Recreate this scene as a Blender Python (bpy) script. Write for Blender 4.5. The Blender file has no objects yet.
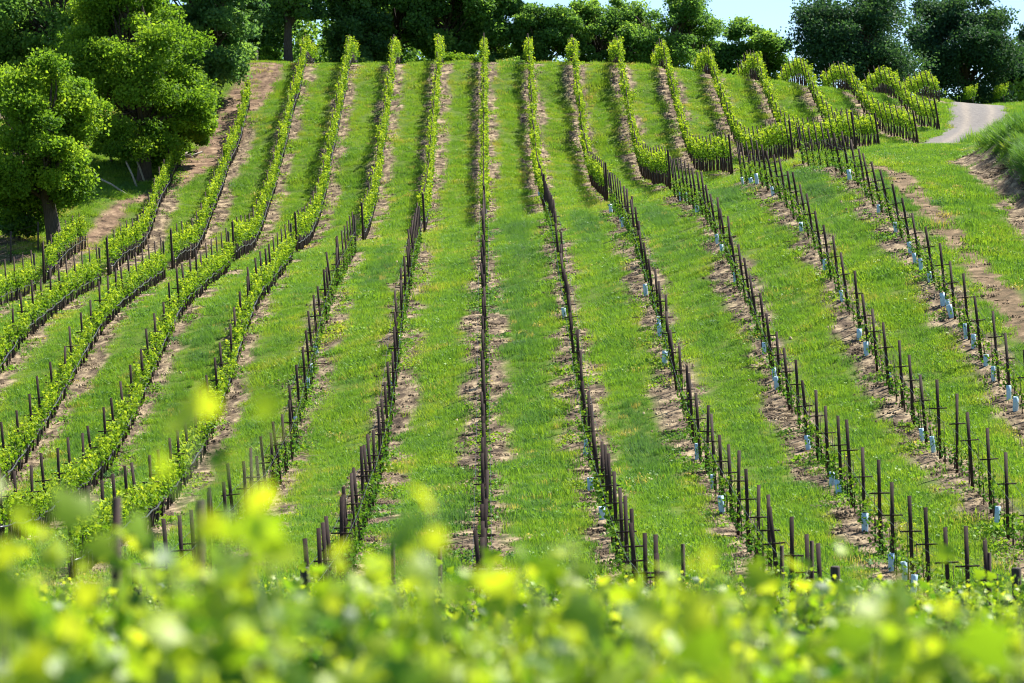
import bpy, math, random
import numpy as np

random.seed(7)
R = np.random.default_rng(11)
sc = bpy.context.scene
COL = sc.collection
F = 2844.0            # focal length in pixels (100 mm lens on a 36 mm sensor, 1024 px wide)

# ------------------------------------------------------------------ terrain
# surveyed heights (metres from the eye), X across the rows (row k stands at X = 3k), Y up the hill
ROWS_PX = {
 -7: [(46,285),(85,262),(35,292),(0,307)],
 -6: [(181,172),(170,195),(150,245),(110,280),(101,286),(75,302),(50,322),(25,340),(0,377)],
 -5: [(251,107),(240,150),(222,200),(205,237),(197,260),(173,272),(165,280),(140,297),(120,312),(100,337),(80,375),(65,397),(50,427),(8,487)],
 -4: [(305,68),(292,105),(272,200),(262,230),(252,255),(234,264),(220,280),(205,290),(182,310),(165,347),(145,397),(132,430),(110,475),(82,502),(57,517)],
 -3: [(350,75),(340,130),(327,195),(319,230),(305,247),(297,252),(292,262),(275,285),(257,310),(245,337),(237,357),(230,390),(225,415),(180,495),(160,522)],
 -2: [(396,68),(389,105),(382,150),(374,200),(370,230),(364,247),(355,252),(345,277),(332,300),(324,332),(316,360),(307,397),(301,422),(296,455),(290,470),(267,512),(230,562)],
 -1: [(426,232),(420,242),(410,270),(402,310),(400,335),(396,372),(392,422),(385,470),(374,505),(364,535),(357,555)],
  1: [(545,217),(568,347),(589,465),(597,495)],
  2: [(574,68),(579,130),(585,175),(592,193),(607,205),(612,215),(624,228),(650,295),(660,332),(670,370),(685,420),(700,465),(714,490),(727,517),(745,542)],
  3: [(622,67),(627,105),(636,155),(641,182),(654,188),(671,190),(676,202),(699,217),(721,252),(737,286),(766,352),(780,395),(811,452),(836,490),(868,537),(895,572)],
  4: [(665,65),(675,105),(687,145),(697,170),(712,176),(732,176),(744,185),(775,195),(803,227),(827,270),(844,302),(861,337),(870,360),(889,390),(925,442),(935,452),(978,482),(1000,527)],
  5: [(710,72),(725,115),(737,148),(775,158),(792,157),(804,160),(833,163),(853,173),(883,206),(898,225),(918,256),(933,277),(952,309),(975,340),(998,382),(1022,411)],
  6: [(760,77),(772,112),(785,140),(856,153)],
  7: [(810,85),(822,115),(829,131),(879,149)],
  8: [(849,89),(872,123),(887,135),(918,143)],
  9: [(884,94),(904,108),(922,129),(939,130)],
 10: [(928,97),(941,102)],
}
P = []; PW = []
for k, pts in ROWS_PX.items():
    for (x, y) in pts:
        d = F*3*k/(x-485.0)
        P.append((3.0*k, d, (341.5-y)/F*d)); PW.append(min(1.0,(abs(k)/4.)**2*(100./d)+.05))
for X in (-15, -9, -3, 3, 9):
    P += [(X,190,18.7),(X,200,19.2),(X,212,19.2),(X,235,18.5),(X,260,17)]
P += [(0,178,14.2),(0,165,10.4),(0,152,7.2),(0,140,5.6),(0,128,4.3),(0,112,1.9)]
for X, a, b, c in ((15,17.7,17.8,17.4),(21,17.0,17.1,16.8),(27,16.4,16.7,16.6)):
    P += [(X,190,a),(X,200,b),(X,215,c),(X,240,c-.4)]
near = [(-6,-2.0),(0,-2.05),(4.3,-2.2),(6.8,-2.36),(9.3,-2.57),(12,-2.80),(15,-3.07),(18,-3.37),(21.5,-3.7),(25,-3.99),(29,-4.33),(33,-4.67),(37,-4.98),(41,-5.2),(48,-5.4),(56,-5.45)]
for y, z in near:
    for X in (-16,-9,-4,0,4,9,16,28): P.append((X,y,z))
for X in (-20,-10,0,10,20): P.append((X,63,-5.25))
P += [(-22.3,148,5.3),(-28,148,5.2),(-28,165,9.5),(-28,185,15),(-45,150,5),(-45,190,14.5),(-24,200,18.3),(-40,205,18),(-24,132,2.0),(-26,120,.8),(-30,105,-1.5),(-30,90,-4.2),(-30,75,-5.2),(-30,60,-5.4),(-40,120,.5),(-45,90,-4),
      (-15.7,184,15.9),(-17.4,165,10.6),(-19.9,157,7.9),(-23.2,145,4.3),(-24.2,140,3.3),(-24,172,12),
      (30,130,8.4),(40,130,8.5),(19,122,7.5),(19,110,5.6),(19,100,3.3),(19,90,1.2),(25,110,5),(25,100,2.8),(25,90,.5),(25,75,-3),(40,90,.5),(40,75,-3),(40,60,-5),(45,160,11.5),(45,190,16),
      (25.8,156,10.5),(28.6,166,12.4),(32.3,186,15.4),(33.5,196,16.2),(33.5,215,17.3),(39,228,18.7),(42,230,19.1),(50,228,19.5),(33.5,235,18.2),(60,200,17),(60,240,20),(-60,250,17),(-60,60,-5),(60,50,-5.2),(60,110,5)]
P = np.array(P); PW = np.array(PW+[1.0]*(len(P)-len(PW)))
GX0, GX1, GY0, GY1 = -62, 72, -8, 262
gx = np.arange(GX0, GX1+1.); gy = np.arange(GY0, GY1+1.)
def llr(qx, qy):
    sx, sy = 2.6, 2.6
    dx = P[None,:,0]-qx[:,None]; dy = P[None,:,1]-qy[:,None]
    r2 = (dx/sx)**2+(dy/sy)**2
    w = np.exp(-.5*np.minimum(r2, 300)) + 0.02*np.exp(-.5*np.minimum(r2/9, 300)) + 2e-4*np.exp(-.5*np.minimum(r2/60,300)) + 1e-9
    w = w*PW[None,:]
    A = np.stack([np.ones_like(dx), dx/10, dy/10], -1)
    AtA = np.einsum('qp,qpi,qpj->qij', w, A, A); Atb = np.einsum('qp,qpi,p->qi', w, A, P[:,2])
    tr = AtA[:,0,0]
    for i in (1,2): AtA[:,i,i] += .004*tr
    return np.linalg.solve(AtA, Atb[...,None])[:,0,0]
QX, QY = np.meshgrid(gx, gy)
G = np.concatenate([llr(a, b) for a, b in zip(np.array_split(QX.ravel(), 120), np.array_split(QY.ravel(), 120))]).reshape(QX.shape)
for _ in range(1):     # light smoothing
    g = np.pad(G, 1, 'edge'); G = (g[1:-1,1:-1]*4+g[:-2,1:-1]+g[2:,1:-1]+g[1:-1,:-2]+g[1:-1,2:])/8
def sstep(t): t = np.clip(t,0,1); return t*t*(3-2*t)
def foot(y): return np.interp(y,[60,100,112,122,130,140],[19.5,19.5,20.0,20.4,21.2,23.4])
def bank(x, y):
    hgt = np.interp(y,[70,90,105,118,126,134,142],[.4,1.9,2.2,1.8,1.2,.5,0])
    w = np.interp(y,[90,130],[2.4,2.8])
    return hgt*sstep((x-foot(y))/w)
def H(x, y):
    x = np.asarray(x, float); y = np.asarray(y, float)
    u = np.clip(x-GX0, 0, len(gx)-1.001); v = np.clip(y-GY0, 0, len(gy)-1.001)
    i = u.astype(int); j = v.astype(int); fu = u-i; fv = v-j
    z = (G[j,i]*(1-fu)+G[j,i+1]*fu)*(1-fv)+(G[j+1,i]*(1-fu)+G[j+1,i+1]*fu)*fv
    return z+bank(x, y)
def h(x, y): return float(H(x, y))

UPPER = {-7:(136,149.5),-6:(136.5,168),-5:(137,181),-4:(136.5,200),-3:(136.5,200),-2:(140.5,200),-1:(141.5,201),0:(141,201),1:(141.5,201),2:(139.5,201),
         3:(138,201),4:(138.2,200),5:(138.5,200),6:(138,200),7:(151.5,199),8:(157.6,199),9:(169,200),10:(187,203)}
LOWER = {-7:(118,132.7),-6:(100,133),-5:(84,133),-4:(70,133.5),-3:(62,132.5),-2:(50,131.5),-1:(49,131.5),0:(48.5,136),1:(47.5,136.5),2:(49,134.5),3:(48.5,134.5),4:(56,132.3),5:(74,133.7)}

def polyd(x, y, pl):
    x = np.asarray(x,float); y = np.asarray(y,float); best = np.full(x.shape, 1e9)
    for (ax,ay),(bx,by) in zip(pl[:-1], pl[1:]):
        t = np.clip(((x-ax)*(bx-ax)+(y-ay)*(by-ay))/((bx-ax)**2+(by-ay)**2),0,1)
        best = np.minimum(best, np.hypot(x-ax-t*(bx-ax), y-ay-t*(by-ay)))
    return best
ROAD = [(25.2,155),(26.6,159.5),(28.7,166),(30.6,176),(32.3,186),(33.5,196),(34,206),(33.5,220),(30,240),(20,262)]
DIRT = [(-14.6,190),(-15.6,182),(-16.6,172),(-17.4,165),(-18.8,160),(-19.9,157),(-20.6,153),(-21.4,149),(-23.2,145),(-25.5,140),(-30,134),(-45,124)]
LANE = [(17.2,80),(17.0,95),(17.4,110),(18.2,120),(19.6,131),(22,141)]

def vnoise(x, y, s, seed=0):
    x = np.asarray(x,float)/s; y = np.asarray(y,float)/s
    i = np.floor(x).astype(int); j = np.floor(y).astype(int); u = sstep(x-i); v = sstep(y-j)
    def hh(a,b):
        n = (a*374761393 + b*668265263 + seed*974634541) & 0xffffffff
        n = ((n ^ (n>>13))*1274126177) & 0xffffffff
        return ((n ^ (n>>16)) & 0xffff)/65535.
    return (hh(i,j)*(1-u)+hh(i+1,j)*u)*(1-v)+(hh(i,j+1)*(1-u)+hh(i+1,j+1)*u)*v
def soil_mask(x, y):
    x = np.asarray(x,float); y = np.asarray(y,float)
    m = np.zeros(x.shape)
    for dct, hw in ((UPPER,.70),(LOWER,.64)):
        for k,(a,b) in dct.items():
            n = (vnoise(x+k*17, y, 2.6, 3)-.5)*.5+(vnoise(x, y, .8, 4)-.5)*.45
            q = np.abs(x-3*k)-hw-n
            e = np.maximum(a-.8-y, y-b-.6)
            m = np.maximum(m, 1-sstep((np.maximum(q, e)+.15)/.3))
    return m
def cut_mask(x, y): return dirt_mask(x, y, True)
def dirt_mask(x, y, want_cut=False):
    n = (vnoise(x,y,2.2,8)-.5)*1.0+(vnoise(x,y,.7,9)-.5)*.6
    m = 1-sstep((polyd(x,y,DIRT)-np.interp(y,[150,160,168],[.3,.45,1.15])-n*.5)/.5)
    f = np.asarray(x)-foot(y)
    cut = sstep((f+.5-n*.5)/.4)*(1-sstep((f-np.interp(y,[100,112,120],[1.3,1.1,.9])-n*.6)/.4))*sstep((np.asarray(y)-88)/3)*(1-sstep((np.asarray(y)-127)/4))
    strip = (1-sstep((np.abs(np.asarray(x)-16.8-n*.25)-.42)/.3))*sstep((np.asarray(y)-76)/3)*(1-sstep((np.asarray(y)-124)/4))*.9
    und = sstep((-(np.asarray(x))-23.5+n)/1.5)*sstep((np.asarray(y)-138)/4)*sstep((vnoise(x,y,4,12)-.42)/.2)*.8
    return np.maximum.reduce([m, strip, und]) if not want_cut else cut
def road_mask(x, y): return 1-sstep((polyd(x,y,ROAD)-1.7-(vnoise(x,y,1.4,5)-.5)*.5)/.3)

# ------------------------------------------------------------------ helpers
def tag(o, label=None, cat=None, group=None, kind=None):
    if label: o['label'] = label
    if cat: o['category'] = cat
    if group: o['group'] = group
    if kind: o['kind'] = kind
    return o
def mesh(name, V, faces, mat=None, tint=None, smooth=False):
    me = bpy.data.meshes.new(name)
    V = np.asarray(V, np.float32).reshape(-1,3)
    if isinstance(faces, np.ndarray):
        loops = faces.ravel().astype(np.int32); n = faces.shape[0]; k = faces.shape[1]
        start = (np.arange(n)*k).astype(np.int32)
    else:
        loops = np.concatenate([np.asarray(f, np.int32) for f in faces]); ln = np.array([len(f) for f in faces])
        n = len(faces); start = np.concatenate([[0], np.cumsum(ln)[:-1]]).astype(np.int32)
    me.vertices.add(len(V)); me.vertices.foreach_set('co', V.ravel())
    me.loops.add(len(loops)); me.loops.foreach_set('vertex_index', loops)
    me.polygons.add(n); me.polygons.foreach_set('loop_start', start)
    if tint is not None:
        a = me.attributes.new('tint', 'FLOAT', 'POINT'); a.data.foreach_set('value', np.asarray(tint, np.float32))
    me.update(calc_edges=True); me.validate()
    if smooth: me.polygons.foreach_set('use_smooth', np.ones(len(me.polygons), bool))
    if mat: me.materials.append(mat)
    return me
def link(name, me, parent=None, loc=None):
    o = bpy.data.objects.new(name, me); COL.objects.link(o)
    if parent: o.parent = parent
    if loc is not None: o.location = loc
    return o
def empty(name, loc=(0,0,0)):
    o = bpy.data.objects.new(name, None); o.empty_display_size = .1; COL.objects.link(o); o.location = loc
    return o
def copy_tree(src, loc):
    c = src.copy(); COL.objects.link(c); c.location = loc
    for ch in src.children:
        d = ch.copy(); COL.objects.link(d); d.parent = c
    return c
class Geo:
    def __init__(s): s.V=[]; s.F=[]; s.T=[]; s.n=0
    def add(s, V, Fc, t=.5):
        V = np.asarray(V,float); s.V.append(V); s.F += [tuple(int(i)+s.n for i in f) for f in Fc]; s.T.append(np.full(len(V), t) if np.isscalar(t) else np.asarray(t)); s.n += len(V)
    def tube(s, pts, rad, n=6, t=.5, cap=True):
        pts = [np.array(p,float) for p in pts]; rings=[]
        for i,p in enumerate(pts):
            d = pts[min(i+1,len(pts)-1)]-pts[max(i-1,0)]; d /= np.linalg.norm(d)+1e-9
            a = np.cross(d,[0,0,1.]) if abs(d[2])<.9 else np.cross(d,[1.,0,0]); a/=np.linalg.norm(a); b=np.cross(d,a)
            r = rad[i] if hasattr(rad,'__len__') else rad
            rings += [p+r*(math.cos(q)*a+math.sin(q)*b) for q in (2*math.pi*j/n for j in range(n))]
        Fc=[(i*n+j, i*n+(j+1)%n, (i+1)*n+(j+1)%n, (i+1)*n+j) for i in range(len(pts)-1) for j in range(n)]
        if cap: Fc += [tuple(range(n-1,-1,-1)), tuple(range((len(pts)-1)*n, len(pts)*n))]
        s.add(rings, Fc, t)
    def box(s, c, e, t=.5, bev=.15):
        (x,y,z),(a,b,q) = c,e; w = min(a,b)*bev
        ring=[(-a+w,-b),(a-w,-b),(a,-b+w),(a,b-w),(a-w,b),(-a+w,b),(-a,b-w),(-a,-b+w)]
        V=[(x+u,y+v,z-q) for u,v in ring]+[(x+u,y+v,z+q) for u,v in ring]
        s.add(V,[(j,(j+1)%8,8+(j+1)%8,8+j) for j in range(8)]+[tuple(range(7,-1,-1)),tuple(range(8,16))],t)
    def mesh(s, name, mat, smooth=False): return mesh(name, np.concatenate(s.V), s.F, mat, np.concatenate(s.T), smooth)
def unit(v): return v/(np.linalg.norm(v,axis=-1,keepdims=True)+1e-9)
def leaf_quads(C, size, rng, up=.5, fold=.25, tint=None, asp=.8):
    """many kite-shaped, slightly folded leaves: two triangles-pairs each"""
    n=len(C); N=unit(rng.normal(size=(n,3))+np.array([0,0,up])); A=unit(np.cross(N, rng.normal(size=(n,3)))); B=np.cross(N,A)
    s=(size*np.ones(n))[:,None]*.5
    V=np.stack([C-A*s, C+B*s*asp+N*s*fold-A*s*.2, C+A*s*1.1, C-B*s*asp+N*s*fold-A*s*.2],1).reshape(-1,3)
    b=(np.arange(n)*4)[:,None]
    Fc=np.concatenate([b+[0,1,2], b+[0,2,3]],0)
    T=np.repeat(tint if tint is not None else rng.random(n),4)
    return V,Fc,T
GL = np.array([(0,-.04),(.16,-.2),(.42,-.1),(.36,.08),(.55,.3),(.3,.36),(.22,.5),(.0,.86),(-.22,.5),(-.3,.36),(-.55,.3),(-.36,.08),(-.42,-.1),(-.16,-.2)])
def grape_leaves(C, size, rng, up=.35, tint=None):
    n=len(C); N=unit(rng.normal(size=(n,3))*.8+np.array([0,-.15,up])); A=unit(np.cross(N, rng.normal(size=(n,3)))); B=np.cross(N,A)
    s=(size*np.ones(n))
    m=len(GL)
    rad=np.hypot(GL[:,0],GL[:,1]-.15)
    V=np.empty((n,m+1,3))
    V[:,0]=C+B*(s*.2)[:,None]
    for i,(u,v) in enumerate(GL):
        V[:,i+1]=C+A*(s*u)[:,None]+B*(s*v)[:,None]-N*(s*(.35*rad[i]**2+ .05*(i%2)))[:,None]
    b=(np.arange(n)*(m+1))[:,None]
    Fc=np.concatenate([b+[0,1+i,1+(i+1)%m] for i in range(m)],0)
    return V.reshape(-1,3),Fc,np.repeat(tint if tint is not None else rng.random(n),m+1)

# ------------------------------------------------------------------ materials
def newmat(name):
    m=bpy.data.materials.new(name); m.use_nodes=True; nt=m.node_tree; nt.nodes.clear()
    return m,nt,nt.nodes,nt.links
def ramp(N, stops):
    r=N.new('ShaderNodeValToRGB'); e=r.color_ramp.elements
    while len(e)<len(stops): e.new(.5)
    for i,(p,c) in enumerate(stops): e[i].position=p; e[i].color=(*c,1)
    return r
def foliage(name, stops, trans=.4, rough=.6, tcol=1.6, attr='tint', atype='GEOMETRY', spec=.12):
    m,nt,N,L=newmat(name)
    at=N.new('ShaderNodeAttribute'); at.attribute_name=attr; at.attribute_type=atype
    r=ramp(N,stops); L.new(at.outputs['Fac'],r.inputs['Fac'])
    p=N.new('ShaderNodeBsdfPrincipled'); p.inputs['Roughness'].default_value=rough; p.inputs['Specular IOR Level'].default_value=spec
    L.new(r.outputs['Color'],p.inputs['Base Color'])
    t=N.new('ShaderNodeBsdfTranslucent'); g=N.new('ShaderNodeMix'); g.data_type='RGBA'; g.blend_type='MULTIPLY'; g.inputs[0].default_value=1
    L.new(r.outputs['Color'],g.inputs[6]); g.inputs[7].default_value=(tcol*1.12,tcol,tcol*.45,1); L.new(g.outputs[2],t.inputs['Color'])
    x=N.new('ShaderNodeMixShader'); x.inputs[0].default_value=trans; L.new(p.outputs[0],x.inputs[1]); L.new(t.outputs[0],x.inputs[2])
    o=N.new('ShaderNodeOutputMaterial'); L.new(x.outputs[0],o.inputs[0])
    return m
def plain(name, c1, c2, scale=8, rough=.8, metal=0, bump=.0, stretch=(1,1,1)):
    m,nt,N,L=newmat(name)
    tc=N.new('ShaderNodeTexCoord'); mp=N.new('ShaderNodeMapping'); mp.inputs['Scale'].default_value=stretch; L.new(tc.outputs['Object'],mp.inputs[0])
    n=N.new('ShaderNodeTexNoise'); n.inputs['Scale'].default_value=scale; n.inputs['Detail'].default_value=5; L.new(mp.outputs[0],n.inputs['Vector'])
    r=ramp(N,[(.3,c1),(.7,c2)]); L.new(n.outputs['Fac'],r.inputs['Fac'])
    p=N.new('ShaderNodeBsdfPrincipled'); p.inputs['Roughness'].default_value=rough; p.inputs['Metallic'].default_value=metal
    L.new(r.outputs['Color'],p.inputs['Base Color'])
    if bump:
        b=N.new('ShaderNodeBump'); b.inputs['Strength'].default_value=bump; b.inputs['Distance'].default_value=.03; L.new(n.outputs['Fac'],b.inputs['Height']); L.new(b.outputs[0],p.inputs['Normal'])
    o=N.new('ShaderNodeOutputMaterial'); L.new(p.outputs[0],o.inputs[0])
    return m
M={}
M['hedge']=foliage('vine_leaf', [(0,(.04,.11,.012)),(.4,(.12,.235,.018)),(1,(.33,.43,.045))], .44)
M['young']=foliage('young_vine_leaf', [(0,(.03,.10,.012)),(.5,(.07,.17,.015)),(1,(.20,.30,.03))], .35)
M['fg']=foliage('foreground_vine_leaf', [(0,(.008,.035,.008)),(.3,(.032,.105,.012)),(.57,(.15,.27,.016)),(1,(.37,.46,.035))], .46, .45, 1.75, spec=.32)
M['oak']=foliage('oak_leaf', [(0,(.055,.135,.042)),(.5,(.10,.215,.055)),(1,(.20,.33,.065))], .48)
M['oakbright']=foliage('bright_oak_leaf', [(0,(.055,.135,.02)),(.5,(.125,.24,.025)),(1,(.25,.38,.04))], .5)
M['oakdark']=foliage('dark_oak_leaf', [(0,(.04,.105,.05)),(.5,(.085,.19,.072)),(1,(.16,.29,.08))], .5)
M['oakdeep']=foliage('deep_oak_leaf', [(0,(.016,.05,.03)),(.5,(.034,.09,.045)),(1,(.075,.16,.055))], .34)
M['grass']=foliage('grass_blade', [(0,(.08,.18,.07)),(.25,(.095,.22,.045)),(.55,(.165,.315,.033)),(.8,(.245,.345,.045)),(1,(.40,.34,.15))], .4, .55, 1.4, attr='gtint', atype='INSTANCER', spec=.25)
M['bark']=plain('bark',(.03,.022,.016),(.085,.065,.05),6,.9,0,.6,(3,3,.6))
M['vinebark']=plain('vine_bark',(.016,.012,.010),(.045,.034,.028),20,.9,0,.4,(2,2,.5))
M['rust']=plain('rusty_steel',(.012,.005,.0035),(.04,.0145,.009),14,.85,0)
M['post']=plain('weathered_post',(.02,.016,.013),(.06,.045,.035),10,.9,0,.4,(3,3,.4))
M['grey']=plain('grey_wood',(.22,.19,.16),(.42,.37,.32),10,.9,0,.3,(1,1,1))
M['hose']=plain('drip_hose_rubber',(.03,.032,.04),(.08,.085,.10),30,.35)
M['tube']=plain('pale_blue_plastic',(.30,.46,.60),(.44,.60,.72),9,.45)
M['shoot']=plain('green_shoot',(.10,.16,.03),(.22,.26,.06),10,.6)

def ground_mat():
    m,nt,N,L=newmat('ground_soil_and_turf')
    geo=N.new('ShaderNodeNewGeometry')
    def noise(s,d=6,st=None,rough=.6):
        n=N.new('ShaderNodeTexNoise'); n.inputs['Scale'].default_value=s; n.inputs['Detail'].default_value=d; n.inputs['Roughness'].default_value=rough
        if st:
            mp=N.new('ShaderNodeMapping'); mp.inputs['Scale'].default_value=st; L.new(geo.outputs['Position'],mp.inputs[0]); L.new(mp.outputs[0],n.inputs['Vector'])
        else: L.new(geo.outputs['Position'],n.inputs['Vector'])
        return n
    def attr(a):
        n=N.new('ShaderNodeAttribute'); n.attribute_name=a; return n.outputs['Fac']
    def mix(f,a,b):
        x=N.new('ShaderNodeMix'); x.data_type='RGBA'
        if hasattr(f,'links') or hasattr(f,'is_linked'): L.new(f,x.inputs[0])
        L.new(a,x.inputs[6]); L.new(b,x.inputs[7]); return x.outputs[2]
    turf=ramp(N,[(.3,(.045,.085,.012)),(.55,(.085,.135,.015)),(.75,(.14,.15,.03))]); L.new(noise(1.6).outputs['Fac'],turf.inputs['Fac'])
    soil=ramp(N,[(.36,(.030,.021,.015)),(.44,(.08,.058,.040)),(.52,(.17,.127,.082)),(.62,(.36,.28,.175))]); L.new(noise(2.3,9,(1,.6,1),.72).outputs['Fac'],soil.inputs['Fac'])
    dirt=ramp(N,[(.35,(.06,.04,.028)),(.5,(.16,.105,.068)),(.66,(.33,.23,.15))]); L.new(noise(1.5,9,None,.7).outputs['Fac'],dirt.inputs['Fac'])
    rd=ramp(N,[(.3,(.135,.125,.117)),(.5,(.165,.152,.142)),(.7,(.205,.187,.17))]); L.new(noise(5,8,(1,.6,1),.7).outputs['Fac'],rd.inputs['Fac'])
    c=mix(attr('soil'),turf.outputs['Color'],soil.outputs['Color'])
    c=mix(attr('dirt'),c,dirt.outputs['Color'])
    c=mix(attr('road'),c,rd.outputs['Color'])
    rt=ramp(N,[(0,(1,1,1)),(1,(1.4,1.33,1.2))]); L.new(attr('rut'),rt.inputs['Fac']); mm=N.new('ShaderNodeMix'); mm.data_type='RGBA'; mm.blend_type='MULTIPLY'; mm.inputs[0].default_value=1; L.new(c,mm.inputs[6]); L.new(rt.outputs['Color'],mm.inputs[7]); c=mm.outputs[2]
    p=N.new('ShaderNodeBsdfPrincipled'); p.inputs['Roughness'].default_value=.95; p.inputs['Specular IOR Level'].default_value=.1
    L.new(c,p.inputs['Base Color'])
    b=N.new('ShaderNodeBump'); b.inputs['Strength'].default_value=.8; b.inputs['Distance'].default_value=.08; L.new(noise(3.5,8,None,.7).outputs['Fac'],b.inputs['Height']); L.new(b.outputs[0],p.inputs['Normal'])
    o=N.new('ShaderNodeOutputMaterial'); L.new(p.outputs[0],o.inputs[0])
    return m

# ------------------------------------------------------------------ ground sheet
def axis(lo, hi, step, far, grow=1.35):
    a=list(np.arange(lo,hi+1e-6,step)); s=step
    while a[-1]<far: s*=grow; a.append(a[-1]+s)
    s=step; b=[a[0]]
    while b[-1]>-far: s*=grow; b.append(b[-1]-s)
    return np.array(b[:0:-1]+a)
ax=axis(-34,46,.25,2500); ay=axis(40,206,.33,3000)
XX,YY=np.meshgrid(ax,ay); ZZ=H(XX,YY)
ZZ=ZZ+(vnoise(XX,YY,1.1,21)-.5)*.05*(1-road_mask(XX,YY))+(vnoise(XX,YY,.45,22)-.5)*.05*dirt_mask(XX,YY)+((vnoise(XX,YY,.6,23)-.5)*.35+(vnoise(XX,YY,1.7,24)-.5)*.3)*sstep((XX-foot(YY)+.2)/.5)*(YY>80)*(YY<145)*(1-road_mask(XX,YY))
nx,ny=len(ax),len(ay)
ii=np.arange(nx*ny).reshape(ny,nx)
Fq=np.stack([ii[:-1,:-1],ii[:-1,1:],ii[1:,1:],ii[1:,:-1]],-1).reshape(-1,4)
me=mesh('ground',np.stack([XX,YY,ZZ],-1).reshape(-1,3),Fq,ground_mat(),None,True)
for nm,fn in (('soil',lambda x,y: np.maximum(soil_mask(x,y),cut_mask(x,y))),('dirt',dirt_mask),('road',road_mask),('rut',lambda x,y: road_mask(x,y)*np.exp(-((polyd(x,y,ROAD)-.75-(vnoise(x,y,3,6)-.5)*.3)/.24)**2))):
    a=me.attributes.new(nm,'FLOAT','POINT'); a.data.foreach_set('value',fn(XX.ravel(),YY.ravel()).astype(np.float32))
tag(link('ground',me),kind='structure')

# ------------------------------------------------------------------ grass (stuff): tuft patches spread over the turf
def blades(n, rad, hmin, hmax, w, seed, lean=.5, weed=0):
    r=np.random.default_rng(seed)
    a=r.random(n)*2*np.pi; q=rad*np.sqrt(r.random(n)); B=np.stack([q*np.cos(a),q*np.sin(a),np.full(n,-.03)],1)
    hh=r.uniform(hmin,hmax,n); d=r.random(n)*2*np.pi; D=np.stack([np.cos(d),np.sin(d),0*d],1); S=np.stack([-np.sin(d),np.cos(d),0*d],1)
    ln=(r.uniform(.15,1,n)*lean*hh)[:,None]; ww=(w*r.uniform(.6,1.3,n))[:,None]; up=np.array([0,0,1.])
    m=B+D*ln*.35+up*hh[:,None]*.6; t=B+D*ln+up*hh[:,None]
    V=np.stack([B-S*ww,B+S*ww,m+S*ww*.8,m-S*ww*.8,t],1).reshape(-1,3)
    b=(np.arange(n)*5)[:,None]
    Fl=[tuple(x) for x in (b+[0,1,2,3])]+[tuple(x) for x in (b+[3,2,4])]
    if weed:
        C=np.stack([r.normal(0,rad*.5,weed),r.normal(0,rad*.5,weed),r.uniform(.03,hmax*.8,weed)],1)
        v,f,_=leaf_quads(C,r.uniform(.04,.09,weed),r,1.0); V0=len(V); V=np.concatenate([V,v]); Fl+= [tuple(int(i)+V0 for i in x) for x in f]
    return V,Fl
src=bpy.data.collections.new('grass_tufts')
for i,(n,rad,a,b,w,ln,wd) in enumerate([(70,.34,.06,.17,.007,.7,0),(70,.34,.08,.22,.007,.6,0),(60,.32,.07,.20,.009,.8,12),(60,.30,.22,.48,.008,.5,0),(26,.30,.03,.10,.008,1.1,14),(26,.36,.01,.035,.009,6,0)]):
    V,Fl=blades(n,rad,a,b,w,50+i,ln,wd)
    src.objects.link(bpy.data.objects.new('grass_tuft_%s'%'abcdef'[i], mesh('grass_tuft',V,Fl,M['grass'])))
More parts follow.
